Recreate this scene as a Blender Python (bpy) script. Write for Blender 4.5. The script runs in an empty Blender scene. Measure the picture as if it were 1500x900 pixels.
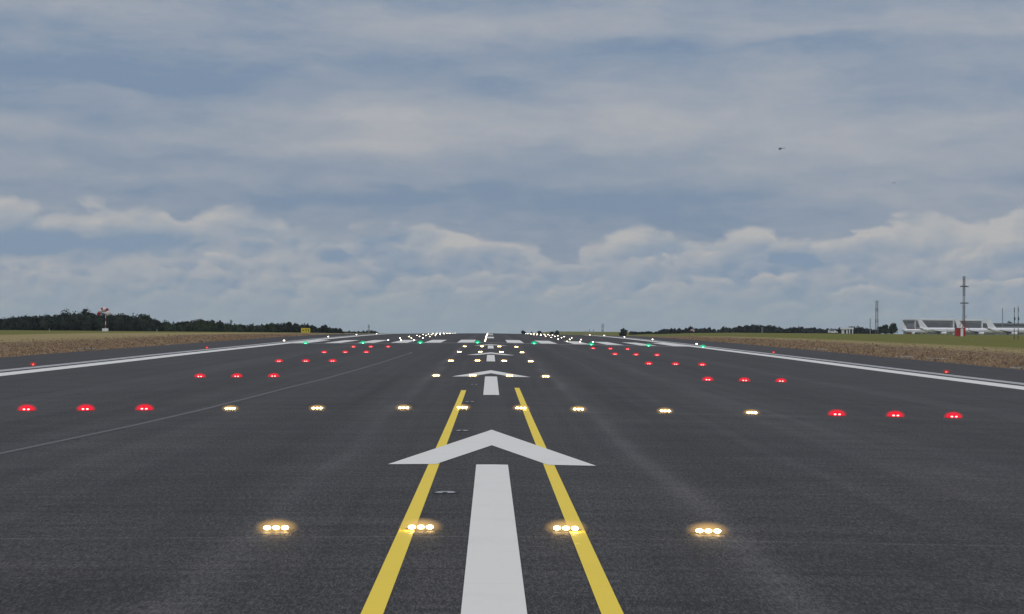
import bpy, bmesh, math, random
import numpy as np
from mathutils import Vector, Matrix

random.seed(7); rng = np.random.default_rng(11)
C = bpy.context.scene
COL = C.collection
PI = math.pi

# ------------------------------------------------------------------ camera
CAM = Vector((-0.045, 0.0, 2.09))
FPX = 2900.0
cd = bpy.data.cameras.new("camera"); cam = bpy.data.objects.new("camera", cd); COL.objects.link(cam)
cd.sensor_width = 36.0; cd.lens = 36.0 * FPX / 1500.0
cd.clip_start = 0.1; cd.clip_end = 20000
YAW = math.atan(31.5 / FPX); PITCH = math.atan(32.0 / FPX); ROLL = math.radians(0.48)
cam.matrix_world = Matrix.Translation(CAM) @ Matrix.Rotation(-YAW, 4, 'Z') @ Matrix.Rotation(PI/2 + PITCH, 4, 'X') @ Matrix.Rotation(ROLL, 4, 'Z')
C.camera = cam

# ------------------------------------------------------------------ node expression helper
class X:
    def __init__(s, t, o): s.t, s.o = t, o
    def _m(s, op, *a):
        n = s.t.nodes.new('ShaderNodeMath'); n.operation = op
        for i, v in enumerate((s,) + a):
            if isinstance(v, X): s.t.links.new(v.o, n.inputs[i])
            else: n.inputs[i].default_value = v
        return X(s.t, n.outputs[0])
    def __add__(s, b): return s._m('ADD', b)
    __radd__ = __add__
    def __sub__(s, b): return s._m('SUBTRACT', b)
    def __rsub__(s, b): return (s * -1.0) + b
    def __mul__(s, b): return s._m('MULTIPLY', b)
    __rmul__ = __mul__
    def __truediv__(s, b): return s._m('DIVIDE', b)
    def clamp(s):
        r = s._m('ADD', 0.0); r.o.node.use_clamp = True; return r
    def abs(s): return s._m('ABSOLUTE')
    def sm(s, a, b):
        n = s.t.nodes.new('ShaderNodeMapRange'); n.interpolation_type = 'SMOOTHSTEP'
        s.t.links.new(s.o, n.inputs['Value'])
        n.inputs['From Min'].default_value = a; n.inputs['From Max'].default_value = b
        return X(s.t, n.outputs[0])

def comb(t, x, y, z=0.0):
    n = t.nodes.new('ShaderNodeCombineXYZ')
    for i, v in enumerate((x, y, z)):
        if isinstance(v, X): t.links.new(v.o, n.inputs[i])
        else: n.inputs[i].default_value = v
    return n.outputs[0]
def noise(t, vec, scale=1.0, detail=4, rough=0.55, dist=0.0):
    n = t.nodes.new('ShaderNodeTexNoise'); t.links.new(vec, n.inputs['Vector'])
    n.inputs['Scale'].default_value = scale; n.inputs['Detail'].default_value = detail
    n.inputs['Roughness'].default_value = rough; n.inputs['Distortion'].default_value = dist
    return X(t, n.outputs['Fac'])
def puff(t, vec, detail=2, rough=.5):
    n = t.nodes.new('ShaderNodeTexVoronoi'); n.feature = 'F1'; n.voronoi_dimensions = '2D'; t.links.new(vec, n.inputs['Vector'])
    n.inputs['Scale'].default_value = 1.0; n.inputs['Detail'].default_value = detail; n.inputs['Roughness'].default_value = rough
    d = X(t, n.outputs['Distance'])
    return 0.30 - d * d
def mixc(t, f, a, b, blend='MIX'):
    n = t.nodes.new('ShaderNodeMix'); n.data_type = 'RGBA'; n.blend_type = blend
    for v, i in ((f, 0), (a, 6), (b, 7)):
        if isinstance(v, X): t.links.new(v.o, n.inputs[i])
        elif hasattr(v, 'links'): t.links.new(v, n.inputs[i])
        elif isinstance(v, (int, float)): n.inputs[i].default_value = v
        else: n.inputs[i].default_value = (*v, 1.0)
    return n.outputs[2]
def sepxyz(t, vec):
    n = t.nodes.new('ShaderNodeSeparateXYZ'); t.links.new(vec, n.inputs[0])
    return [X(t, n.outputs[i]) for i in range(3)]

# ------------------------------------------------------------------ world
SUN_EL, SUN_AZ = math.radians(52), math.radians(205)    # azimuth clockwise from +Y (behind the camera, to the left)
W = bpy.data.worlds.new("World"); C.world = W; W.use_nodes = True
t = W.node_tree; t.nodes.clear()
out = t.nodes.new('ShaderNodeOutputWorld'); bg = t.nodes.new('ShaderNodeBackground')
bg.inputs['Strength'].default_value = 0.1
sky = t.nodes.new('ShaderNodeTexSky'); sky.sky_type = 'NISHITA'; sky.sun_disc = False
sky.sun_elevation = SUN_EL; sky.sun_rotation = SUN_AZ; sky.altitude = 50; sky.air_density = 1.0; sky.dust_density = 1.5
tc = t.nodes.new('ShaderNodeTexCoord')
dx, dy, dz = sepxyz(t, tc.outputs['Generated'])
U = dx._m('ARCTAN2', dy) * 10.0
V = dz._m('ARCSINE') * 10.0
def PU(px): return (px - 718.5) / 290.0
def PV(px, py): return (482 + .0084 * (px - 718.5) - py) / 290.0
w1 = noise(t, comb(t, U * 1.6, V * 5.0, 1.3), 1, 6, .6) - 0.5
w2 = noise(t, comb(t, U * 1.6, V * 5.0, 7.9), 1, 6, .6) - 0.5
Uw = U + w1 * 1.1
Vw = V + w2 * 0.22
def gauss(u, v, px, py, wx, wy, amp):
    a = (u - PU(px)) / (wx / 290.0); b = (v - PV(px, py)) / (wy / 290.0)
    r = (a * a + b * b) * -1.0
    return r._m('EXPONENT') * amp
n1 = noise(t, comb(t, U * 0.7 + w2 * .4, V * 3.0, 3.1), 1, 6, .58) - 0.5
n2 = noise(t, comb(t, Uw * 1.7, Vw * 7.0, 5.2), 1, 8, .62) - 0.5
n3 = noise(t, comb(t, U * 4.0, V * 9.0, 9.4), 1, 8, .65) - 0.5
up = n1 * 1.1 + n2 * 1.0 + n3 * .38 + 0.36
for g in [(640, 190, 300, 26, .30), (470, 222, 220, 14, .40), (1050, 185, 380, 55, .42), (560, 165, 120, 12, .18),
          (80, 15, 200, 18, .30), (820, 40, 330, 22, .16), (1400, 60, 140, 30, .22), (1280, 290, 180, 26, .26),
          (620, 262, 340, 10, .14), (230, 205, 260, 16, .16), (60, 250, 160, 18, .18),
          (100, 118, 220, 24, -.42), (350, 128, 160, 16, -.26), (1150, 74, 330, 13, -.36), (250, 50, 260, 22, -.18),
          (560, 90, 300, 18, -.14), (200, 290, 260, 14, -.20), (760, 318, 330, 34, -.30), (1000, 285, 360, 24, -.24),
          (480, 285, 220, 16, -.18), (700, 8, 400, 10, -.15)]:
    up = up + gauss(Uw, Vw, *g)
colup = mixc(t, up.clamp(), (.190, .268, .388), (.455, .458, .476))
# the bank of cumulus low over the horizon: its top edge follows a ramp in azimuth
rp = t.nodes.new('ShaderNodeValToRGB')
pts = [(-700, 300), (0, 291), (150, 299), (235, 298), (262, 312), (350, 306), (460, 318), (560, 326), (650, 322), (690, 330), (750, 352), (835, 372),
       (856, 350), (900, 336), (950, 332), (1040, 342), (1095, 326), (1160, 344), (1210, 322), (1350, 319), (1500, 308), (2200, 320)]
x0, x1 = -700.0, 2200.0
cr = rp.color_ramp
while len(cr.elements) > 1: cr.elements.remove(cr.elements[-1])
for i, (px, py) in enumerate(pts):
    e = cr.elements[0] if i == 0 else cr.elements.new((px - x0) / (x1 - x0))
    e.position = (px - x0) / (x1 - x0)
    g = PV(px, py); e.color = (g, g, g, 1)
fac = (U + w1 * .25 - PU(x0)) / (PU(x1) - PU(x0)); t.links.new(fac.o, rp.inputs[0])
VT = X(t, rp.outputs[0])
b1 = noise(t, comb(t, U * 3.4, V * 6.2, 2.2), 1, 9, .62) - 0.5
b3 = noise(t, comb(t, U * 5.2 + b1 * 1.2, V * 9.0 + b1 * 1.0, 12.2), 1, 8, .60) - 0.5
b2 = noise(t, comb(t, Uw * 1.5, V * 3.5, 6.6), 1, 5, .55) - 0.5
def bank(prev, top, decay, lit_amp, soft, seed, gs=(), base=.10, ragged=.30, f=1.0):
    """one bank of cumulus: billowing lit top edge, blue-grey body below it"""
    lb = noise(t, comb(t, U * 2.2, V * 4.2, seed), 1, 6, .55) - 0.5
    uu, vv = U * (3.2 * f) + b1 * .9 + b3 * .3, V * (5.2 * f) + b3 * .5
    pf = puff(t, comb(t, uu + seed, vv, 0.0))
    pf2 = puff(t, comb(t, uu + (seed - .10), vv + .20, 0.0))
    d = top - V + lb * ragged * 1.4 + pf * (.075 / f) + b1 * .05 + b3 * .025
    m = d.sm(-.012, soft)
    lit = ((d._m('MAXIMUM', 0.0)) * (-1.0 / decay))._m('EXPONENT') * lit_amp + base + (pf - pf2) * .55 + lb * 1.0 + b3 * .12 + b2 * .6
    for g in gs: lit = lit + gauss(U + w1 * .6, V + w2 * .12, *g)
    return mixc(t, m, prev, mixc(t, lit.clamp(), (.212, .302, .425), (.500, .492, .488)))
def rolls(f, seed, amp):
    return (noise(t, comb(t, U * f, V * f * .8, seed), 1, 5, .55) - 0.5) * amp
col = bank(colup, VT + .015, .14, .50, .055, 21.0, [(690, 355, 55, 18, .50), (885, 360, 36, 14, .35), (1380, 345, 160, 18, .25), (45, 355, 100, 22, -.6), (225, 356, 110, 20, -.6), (545, 358, 105, 22, -.7), (960, 370, 90, 16, -.6), (1190, 372, 120, 18, -.55)], .42, .07, .8)
col = bank(col, PV(718, 378) + rolls(1.1, 31.0, .60), .055, .50, .03, 33.0, [(545, 368, 105, 14, -.5), (1190, 380, 120, 12, -.4), (150, 361, 34, 9, .4)], .20, .12, 1.0)
col = bank(col, PV(718, 396) + rolls(1.7, 41.0, .45), .050, .45, .03, 43.0, (), .24, .10, 1.25)
col = bank(col, PV(718, 420) + rolls(2.4, 51.0, .34), .045, .36, .04, 53.0, (), .28, .08, 1.6)
hz = V.sm(.31, .05)
col = mixc(t, hz * .84, col, (.316, .388, .444))
# away from the picture's strip of sky the deck thickens and brightens towards the zenith
zn = noise(t, comb(t, dx / (dz.abs() + .12), dy / (dz.abs() + .12), 0.0), 1.2, 5, .55)
zen = mixc(t, zn.sm(.35, .68), (.36, .40, .47), (.74, .74, .76))
col = mixc(t, V.sm(1.75, 5.0), col, zen)
low = V.sm(0.0, -0.6)
col = mixc(t, low, col, (.20, .21, .20))
ten = mixc(t, 1.0, col, (10, 10, 10), 'MULTIPLY')
fin = mixc(t, 0.93, sky.outputs[0], ten)
t.links.new(fin, bg.inputs['Color']); t.links.new(bg.outputs[0], out.inputs[0])

sd = bpy.data.lights.new("sun", 'SUN'); sd.energy = 0.65; sd.angle = math.radians(14); sd.color = (1, .95, .88)
sun = bpy.data.objects.new("sun", sd); COL.objects.link(sun)
sdir = Vector((math.sin(SUN_AZ) * math.cos(SUN_EL), math.cos(SUN_AZ) * math.cos(SUN_EL), math.sin(SUN_EL)))
sun.rotation_euler = sdir.to_track_quat('Z', 'Y').to_euler()

vs = C.view_settings; vs.view_transform = 'Standard'; vs.look = 'None'; vs.exposure = 0.0; vs.gamma = 1.0
C.cycles.use_denoising = True
C.cycles.max_bounces = 4; C.cycles.transparent_max_bounces = 8
C.cycles.filter_width = 1.5
C.cycles.sample_clamp_indirect = 4.0

# ------------------------------------------------------------------ ground shape
YK = np.arange(-60, 4001, 5.0)
_ky = [-60, 20, 35, 51, 81, 111, 141, 171, 201, 231, 262, 290, 321, 351, 381, 413, 450, 500, 560, 700, 900, 4000]
_kz = [0, 0, .01, .03, .15, .264, .41, .52, .63, .75, .86, .93, 1.0, 1.05, 1.08, 1.08, 1.05, .93, .68, -.15, -1.2, -12]
_r = np.interp(YK, _ky, _kz); _r[2:-2] = (_r[:-4] + _r[1:-3] + _r[2:-2] + _r[3:-1] + _r[4:]) / 5
CAMBER = 0.012; EDGE = 31.5
def R(y): return float(np.interp(y, YK, _r))
def rz(x, y): return R(y) - CAMBER * abs(x)
def side(x, y):
    if x < 0: return float(np.interp(y, [-60, 100, 200, 300, 400, 600, 900, 4000], [-.42, -.2, .18, .35, .55, .25, -.4, -9.5]))
    return float(np.interp(y, [-60, 100, 200, 300, 400, 600, 900, 4000], [-.42, -.2, .28, .55, .85, 1.15, 1.2, -2.3]))
def gz(x, y):
    ax = abs(x); e = R(y) - CAMBER * min(ax, EDGE)
    if ax <= EDGE - .3: return e - 0.08
    e -= 0.02
    s = min(1, max(0, (ax - EDGE) / (60 if x < 0 else 100))); s = s * s * (3 - 2 * s)
    return e * (1 - s) + side(x, y) * s
def at(px, Z):                                  # lateral offset in metres of a bearing, for placing far things
    return (px - 718.5) / FPX * Z

# ------------------------------------------------------------------ materials
def mat(name, rgb, rough=.6, metal=0.0, spec=.5):
    m = bpy.data.materials.new(name); m.use_nodes = True
    b = m.node_tree.nodes['Principled BSDF']
    b.inputs['Base Color'].default_value = (*rgb, 1); b.inputs['Roughness'].default_value = rough
    b.inputs['Metallic'].default_value = metal; b.inputs['Specular IOR Level'].default_value = spec
    return m
def vary(m, amt=.25, scale=3.0, dirt=None):
    t = m.node_tree; b = t.nodes['Principled BSDF']; rgb = b.inputs['Base Color'].default_value[:3]
    tc = t.nodes.new('ShaderNodeTexCoord'); n = noise(t, tc.outputs['Object'], scale, 5, .6)
    lo = tuple(c * (1 - amt) for c in rgb) if dirt is None else dirt
    c = mixc(t, n.sm(.35, .65), lo, tuple(min(1, c * (1 + amt)) for c in rgb))
    t.links.new(c, b.inputs['Base Color']); return m
def bump(t, b, h, strength=.3, dist=.01):
    n = t.nodes.new('ShaderNodeBump'); n.inputs['Strength'].default_value = strength; n.inputs['Distance'].default_value = dist
    t.links.new(h.o, n.inputs['Height']); t.links.new(n.outputs[0], b.inputs['Normal'])

def asphalt():
    m = mat('asphalt', (.1, .1, .1), .8); t = m.node_tree; b = t.nodes['Principled BSDF']
    tc = t.nodes.new('ShaderNodeTexCoord'); P = tc.outputs['Object']; x, y, z = sepxyz(t, P)
    grain = noise(t, comb(t, x * 1.0, y * .16, 0), 62, 2, .8)
    grain2 = noise(t, comb(t, x * 1.0, y * .16, 0), 24, 3, .75)
    patch = noise(t, comb(t, x * .55, y * .10, 3.0), 1, 5, .6)
    lanes = noise(t, comb(t, x * 1.6, y * .012, 8.0), 1, 4, .6)
    fine = noise(t, comb(t, x * .5, y * 2.4, 5.0), 1, 5, .7)
    cross = noise(t, comb(t, x * .10, y * .55, 15.0), 1, 4, .65)
    v = 1.0 + (grain - .5) * 7.5 + (grain2 - .5) * 4.2 + (patch - .5) * 1.5 + (lanes - .5) * 1.3 + (fine - .5) * 1.5 + (cross - .5) * 1.1
    wob = (noise(t, comb(t, 0.0, y * .05, 4.0), 1, 2) - .5)
    def band(c, w, amp, xx):
        q = (xx - c + wob * .8) / w
        return (q * q * -1.0)._m('EXPONENT') * amp
    brk = noise(t, comb(t, x * .6, y * .12, 12.0), 1, 4, .6).sm(.35, .62)
    ax = x.abs()
    v = v + (band(2.45, .24, .85, ax) + band(1.55, .12, -.25, ax) + band(7.1, .35, .6, x) + band(4.9, .18, .35, x) + band(13.5, .5, .4, ax) + band(3.7, .5, -.32, ax) + band(10.2, .8, -.3, ax) + band(-12.6, .3, .35, x)) * (brk * .6 + .4)
    # paving lane joints every 3.75 m and the saw cuts that feed each row of lights
    j = ((ax / 3.75)._m('FRACT') - .5).abs()
    v = v + j.sm(.496, .4995) * -.22
    s = ((((y - 19.95) / 30.0)._m('FRACT')) - .5).abs()
    v = v + s.sm(.4981, .4988) * (brk * .6 + .5) * .8
    s2 = ((((y - 17.3) / 47.0)._m('FRACT')) - .5).abs()
    v = v + s2.sm(.4990, .4995) * -.45
    crk = noise(t, comb(t, x * .35, y * .8, 31.0), 1, 6, .7, .6)
    v = v - (1.0 - (crk - .5).abs().sm(.0, .009)) * brk * .40
    v = v._m('MAXIMUM', .2)
    c = mixc(t, 1.0, (.0465, .0443, .0452), comb(t, v, v, v), 'MULTIPLY')
    t.links.new(c, b.inputs['Base Color'])
    t.links.new((0.72 + (patch - .5) * .3 + (grain - .5) * .3).o, b.inputs['Roughness'])
    b.inputs['Specular IOR Level'].default_value = .22
    bump(t, b, grain + grain2 * .6, .55, .006)
    return m
def paint(name, rgb, wear=.35, dark=(.16, .16, .17), edge=1.0):
    m = mat(name, rgb, .6); t = m.node_tree; b = t.nodes['Principled BSDF']
    tc = t.nodes.new('ShaderNodeTexCoord'); P = tc.outputs['Object']; x, y, z = sepxyz(t, P)
    g = noise(t, P, 48, 4, .7); s = noise(t, comb(t, x * 14, y * 1.4, 2), 1, 5, .7); l = noise(t, P, .8, 5, .6)
    cuts = ((((y - 2.1) / 2.35)._m('FRACT')) - .5).abs().sm(.494, .499)
    f = g.sm(.58, .80) * wear + s.sm(.60, .85) * wear * .5 + cuts * .12 + l.sm(.5, .85) * .14
    c = mixc(t, f.clamp(), rgb, dark)
    t.links.new(c, b.inputs['Base Color']); bump(t, b, g, .35, .004)
    return m
def ground_mat():
    m = mat('verge_and_field', (.1, .1, .05), .95); t = m.node_tree; b = t.nodes['Principled BSDF']
    tc = t.nodes.new('ShaderNodeTexCoord'); P = tc.outputs['Object']; x, y, z = sepxyz(t, P)
    w = noise(t, P, .06, 5, .65) - .5
    w2 = noise(t, P, .5, 5, .7) - .5
    w3 = noise(t, P, 2.6, 5, .75)
    ax = x.abs() + w * 12 + w2 * 5
    isl = x.sm(1, -1)
    soil = mixc(t, w3.sm(.36, .62), (.125, .088, .064), (.340, .245, .175))
    soil = mixc(t, (w2 + .5).sm(.40, .60), soil, (.17, .125, .075))
    straw = mixc(t, w3.sm(.35, .65), (.280, .222, .100), (.390, .320, .160))
    green = mixc(t, (w2 + .5).sm(.35, .65), (.120, .136, .026), (.190, .196, .046))
    strips = noise(t, comb(t, x * .12, y * .008, 9), 1, 4, .6)
    green = mixc(t, strips.sm(.42, .62) * .65, green, (.190, .165, .052))
    a = (ax - isl * 0.0).sm(46, 53)
    c = mixc(t, a, soil, straw)
    bb = (ax - isl * 20.0).sm(55, 64)
    c = mixc(t, bb, c, green)
    t.links.new(c, b.inputs['Base Color'])
    bump(t, b, w3 + w2, .9, .12)
    b.inputs['Specular IOR Level'].default_value = .1
    return m
def emit(name, rgb, strength):
    m = bpy.data.materials.new(name); m.use_nodes = True; t = m.node_tree; t.nodes.clear()
    o = t.nodes.new('ShaderNodeOutputMaterial'); e = t.nodes.new('ShaderNodeEmission')
    e.inputs[0].default_value = (*rgb, 1); e.inputs[1].default_value = strength
    t.links.new(e.outputs[0], o.inputs[0]); return m
def halo_mat(name, rgb, strength, ax, az, opac=.9, p=1.6):
    # painted lamp halo: emission strongest in the middle, fading to clear at the rim
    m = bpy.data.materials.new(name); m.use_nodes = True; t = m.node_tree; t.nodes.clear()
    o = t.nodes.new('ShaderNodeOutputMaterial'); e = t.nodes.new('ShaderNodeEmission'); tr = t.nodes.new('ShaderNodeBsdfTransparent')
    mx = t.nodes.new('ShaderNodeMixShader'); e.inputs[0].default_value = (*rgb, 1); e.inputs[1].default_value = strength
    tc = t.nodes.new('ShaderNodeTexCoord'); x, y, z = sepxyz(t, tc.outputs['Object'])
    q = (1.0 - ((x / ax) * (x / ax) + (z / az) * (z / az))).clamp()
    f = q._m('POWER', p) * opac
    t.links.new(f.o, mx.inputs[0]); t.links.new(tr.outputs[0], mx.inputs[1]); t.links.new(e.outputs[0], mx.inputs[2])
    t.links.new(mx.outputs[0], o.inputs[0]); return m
def foliage(name, rgb):
    m = mat(name, rgb, .8, 0, .2); t = m.node_tree; b = t.nodes['Principled BSDF']
    tc = t.nodes.new('ShaderNodeTexCoord'); n = noise(t, tc.outputs['Object'], .22, 3, .6); n2 = noise(t, tc.outputs['Object'], 1.5, 3, .6)
    c = mixc(t, n.sm(.38, .62), tuple(v * .55 for v in rgb), tuple(v * 1.35 for v in rgb))
    c = mixc(t, n2.sm(.45, .7) * .5, c, (rgb[0] * 1.9, rgb[1] * 1.6, rgb[2] * 1.1))
    t.links.new(c, b.inputs['Base Color']); return m

M = dict(
    asphalt=asphalt(), white=paint('white_paint', (.82, .81, .765), .45), oldwhite=paint('old_white_paint', (.42, .42, .43), .7),
    yellow=paint('yellow_paint', (.95, .70, .035), .26, (.42, .33, .07)), faint=paint('worn_paint', (.092, .088, .090), .8, (.10, .10, .11)),
    ground=ground_mat(), dark=vary(mat('dark_metal', (.035, .035, .038), .5, .5), .3, 20), seal=vary(mat('sealant', (.03, .03, .032), .7), .3, 9),
    steel=vary(mat('galvanised', (.42, .43, .44), .45, .6), .2, 8), bulb=emit('lamp_core_warm', (1, .66, .27), 36),
    bulbr=emit('lamp_core_red', (1, .16, .15), 9), bulbg=emit('lamp_core_green', (.16, 1, .50), 6), bulbe=emit('lamp_core_dim_red', (1, .10, .08), 5), ge=halo_mat('halo_dim_red', (1, .05, .05), .6, .17, .12, .7), bulbw=emit('lamp_core_white', (1, .88, .66), 24),
    gw=halo_mat('halo_warm', (1, .62, .22), .95, .26, .105, .55, 2.3), gr=halo_mat('halo_red', (1, .008, .03), 1.3, .28, .15, .92, 2.2),
    gg=halo_mat('halo_green', (.01, .55, .24), 1.25, .36, .28, .95, 1.5), gd=halo_mat('halo_day', (1, .85, .6), .9, .17, .12, .6),  # halo emission for the added shells, one per lamp colour
    whitem=vary(mat('white_coat', (.84, .85, .88), .35), .05, .5), red=vary(mat('red_coat', (.42, .03, .035), .45), .15, 2),
    maroon=vary(mat('maroon_cladding', (.17, .03, .05), .6), .2, .3), glass=mat('dark_glass', (.03, .035, .045), .12),
    clad=vary(mat('grey_cladding', (.22, .24, .27), .55), .12, .08), clad2=vary(mat('dark_grey_cladding', (.15, .165, .19), .55), .12, .08),
    conc=vary(mat('concrete', (.36, .35, .32), .9), .35, 3), sockr=mat('sock_red', (.30, .02, .04), .8), sockw=mat('sock_white', (.75, .66, .68), .8),
    bark=vary(mat('bark', (.06, .045, .035), .9), .3, 3), leafd=foliage('leaf_dark', (.015, .026, .014)), leafm=foliage('leaf_mid', (.030, .050, .022)),
    leaf_haze=foliage('leaf_hazed', (.034, .046, .044)), straw=vary(mat('dry_stalks', (.42, .31, .18), .95, 0, .1), .45, .8),  # bluish leaf tone has distance haze painted into it
    soil=vary(mat('soil_clods', (.20, .135, .095), .95, 0, .1), .5, 2), sign=mat('sign_yellow', (.72, .58, .04), .5), black=mat('black_coat', (.02, .02, .02), .5),
    bird=mat('feathers', (.05, .05, .055), .8), heli=mat('helicopter_coat', (.03, .035, .06), .35), mast=vary(mat('mast_weathered', (.13, .12, .12), .6), .3, 4),
)

# ------------------------------------------------------------------ object helpers
def link(name, bm, m, parent=None, smooth=False):
    me = bpy.data.meshes.new(name); bm.to_mesh(me); bm.free()
    for mm in (m if isinstance(m, (list, tuple)) else [m]): me.materials.append(mm)
    if smooth:
        for p in me.polygons: p.use_smooth = True
    o = bpy.data.objects.new(name, me); COL.objects.link(o)
    if parent is not None: o.parent = parent
    return o
def tag(o, label=None, cat=None, group=None, kind=None):
    if label: o['label'] = label
    if cat: o['category'] = cat
    if group: o['group'] = group
    if kind: o['kind'] = kind
    return o
def thing(name, label, cat, loc=(0, 0, 0), rotz=0, group=None):
    o = bpy.data.objects.new(name, None); COL.objects.link(o); o.empty_display_size = .1
    o.location = loc; o.rotation_euler = (0, 0, rotz)
    return tag(o, label, cat, group)
def copy_tree(o, parent=None):
    c = o.copy(); COL.objects.link(c); c.parent = parent
    for ch in [q for q in o.children]: copy_tree(ch, c)
    return c
def box(bm, x0, x1, y0, y1, z0, z1, mi=0):
    v = [bm.verts.new(p) for p in ((x0, y0, z0), (x1, y0, z0), (x1, y1, z0), (x0, y1, z0), (x0, y0, z1), (x1, y0, z1), (x1, y1, z1), (x0, y1, z1))]
    for f in ((3, 2, 1, 0), (4, 5, 6, 7), (0, 1, 5, 4), (1, 2, 6, 5), (2, 3, 7, 6), (3, 0, 4, 7)):
        q = bm.faces.new([v[i] for i in f]); q.material_index = mi
def bar(bm, a, b, r, r2=None, seg=6, mi=0):
    a, b = Vector(a), Vector(b); d = (b - a).normalized(); u = d.orthogonal().normalized(); w = d.cross(u); r2 = r if r2 is None else r2
    A = [bm.verts.new(a + (u * math.cos(k * 2 * PI / seg) + w * math.sin(k * 2 * PI / seg)) * r) for k in range(seg)]
    B = [bm.verts.new(b + (u * math.cos(k * 2 * PI / seg) + w * math.sin(k * 2 * PI / seg)) * r2) for k in range(seg)]
    for k in range(seg):
        q = bm.faces.new((A[k], A[(k + 1) % seg], B[(k + 1) % seg], B[k])); q.material_index = mi
    bm.faces.new(A[::-1]).material_index = mi; bm.faces.new(B).material_index = mi
def loft(bm, rings, cap=True, mi=0):                # rings: lists of equal length of points
    L = [[bm.verts.new(p) for p in r] for r in rings]; n = len(L[0])
    for i in range(len(L) - 1):
        for k in range(n):
            bm.faces.new((L[i][k], L[i][(k + 1) % n], L[i + 1][(k + 1) % n], L[i + 1][k])).material_index = mi
    if cap: bm.faces.new(L[0][::-1]).material_index = mi; bm.faces.new(L[-1]).material_index = mi
def lathe(bm, prof, seg=16, mi=0):
    loft(bm, [[(r * math.cos(k * 2 * PI / seg), r * math.sin(k * 2 * PI / seg), z) for k in range(seg)] for r, z in prof], True, mi)

def ysteps(y0, y1):
    return [y0] + [float(y) for y in YK if y0 + 1e-6 < y < y1 - 1e-6] + [y1]
def strip(bm, xl, xr, y0, y1, lift):
    """painted band between two lateral limits (functions of y), lying on the runway surface"""
    ys = ysteps(y0, y1); prev = None
    for y in ys:
        a, b = (xl(y) if callable(xl) else xl), (xr(y) if callable(xr) else xr)
        xs = [a, b] if a * b >= 0 else [a, 0.0, b]
        row = [bm.verts.new((x, y, rz(x, y) + lift)) for x in xs]
        if prev is not None and len(prev) == len(row):
            for k in range(len(row) - 1):
                bm.faces.new((prev[k], prev[k + 1], row[k + 1], row[k]))
        prev = row

# ------------------------------------------------------------------ ground, runway
def build_ground():
    xs = [0, 15, 30.5, 31.4, 31.8, 33, 36, 40, 46, 54, 64, 76, 92, 112, 135, 170, 230, 320, 450, 650, 1000, 1600, 2600]
    xs = sorted(set([-x for x in xs] + xs))
    ys = [-60, -20] + list(np.arange(0, 600, 5.0)) + list(np.arange(600, 1200, 20.0)) + list(np.arange(1200, 4001, 140.0)) + [4000]
    bm = bmesh.new(); G = [[bm.verts.new((x, y, gz(x, y))) for x in xs] for y in ys]
    for j in range(len(ys) - 1):
        for i in range(len(xs) - 1):
            bm.faces.new((G[j][i], G[j][i + 1], G[j + 1][i + 1], G[j + 1][i]))
    return tag(link('ground', bm, M['ground'], smooth=True), 'flat airfield of green and straw grass with brown soil along the asphalt', None, None, 'structure')
build_ground()
bm = bmesh.new(); strip(bm, -EDGE, EDGE, -60, 1500, 0.0)
runway = tag(link('runway', bm, M['asphalt']), 'dark asphalt runway rising to a crest with paved shoulders', None, None, 'structure')
# asphalt edge has a real thickness
bm = bmesh.new()
for s in (-1, 1):
    prev = None
    for y in ysteps(-60, 1500):
        row = (bm.verts.new((s * EDGE, y, rz(EDGE, y))), bm.verts.new((s * (EDGE + .06), y, rz(EDGE, y) - .12)))
        if prev: bm.faces.new((prev[0], row[0], row[1], prev[1]))
        prev = row
link('asphalt_edge', bm, M['asphalt'], runway)

def mark(name, m, label, fn):
    bm = bmesh.new(); fn(bm); o = link(name, bm, m, runway); o['label'] = label; return o
for s, w in ((-1, 'left'), (1, 'right')):
    a, b = sorted((s * 20.7, s * 22.0)); c, d = sorted((s * 22.6, s * 23.45))
    mark('edge_line', M['white'], 'bright white inner edge line', lambda bm: strip(bm, a, b, -20, 900, .004))
    mark('old_edge_line', M['oldwhite'], 'worn grey-white outer edge line', lambda bm: strip(bm, c, d, -20, 900, .004))
    x = s * .875 - (.02 if s < 0 else 0)
    mark('taxi_line', M['yellow'], 'yellow line beside the white arrows', lambda bm: strip(bm, x - .083, x + .083, -20, 64.6 if s < 0 else 67.3, .004))
def arrow(y0):
    def f(bm):
        strip(bm, -.243, .243, y0, y0 + 20, .008)
    mark('arrow_stem', M['white'], 'white stem of a displaced threshold arrow', f)
    def h(bm):
        ya, yi, yt = y0 + 20.15, y0 + 24.9, y0 + 30.2
        for s in (-1, 1):
            ys = ysteps(ya, yt); prev = None
            for y in ys + [yi]:
                pass
            ys = sorted(set(ys + [yi]))
            for y in ys:
                xo = 1.6 * (yt - y) / (yt - ya); xi = .86 * (yi - y) / (yi - ya) if y < yi else 0.0
                row = (bm.verts.new((s * xi, y, rz(xi, y) + .008)), bm.verts.new((s * max(xo, 1e-3), y, rz(xo, y) + .008)))
                if prev: bm.faces.new((prev[0], prev[1], row[1], row[0]) if s > 0 else (prev[1], prev[0], row[0], row[1]))
                prev = row
    mark('arrow_head', M['white'], 'white chevron head of a displaced threshold arrow', h)
for k in range(4): arrow(10.3 + 50 * k)
mark('threshold_bar', M['oldwhite'], 'thin white bar across the runway before the threshold stripes', lambda bm: strip(bm, -20.5, 20.5, 203.0, 204.6, .004))
for s in (-1, 1):
    for k in range(6):
        a = 1.75 + 3.48 * k; l, r = sorted((s * a, s * (a + 1.75)))
        mark('threshold_stripe', M['white'], None, lambda bm: strip(bm, l, r, 207, 237, .004))
for y0, y1 in ((258, 286), (330, 358), (402, 430)):
    mark('centreline_dash', M['white'], None, lambda bm: strip(bm, -.45, .45, y0, y1, .004))
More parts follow.
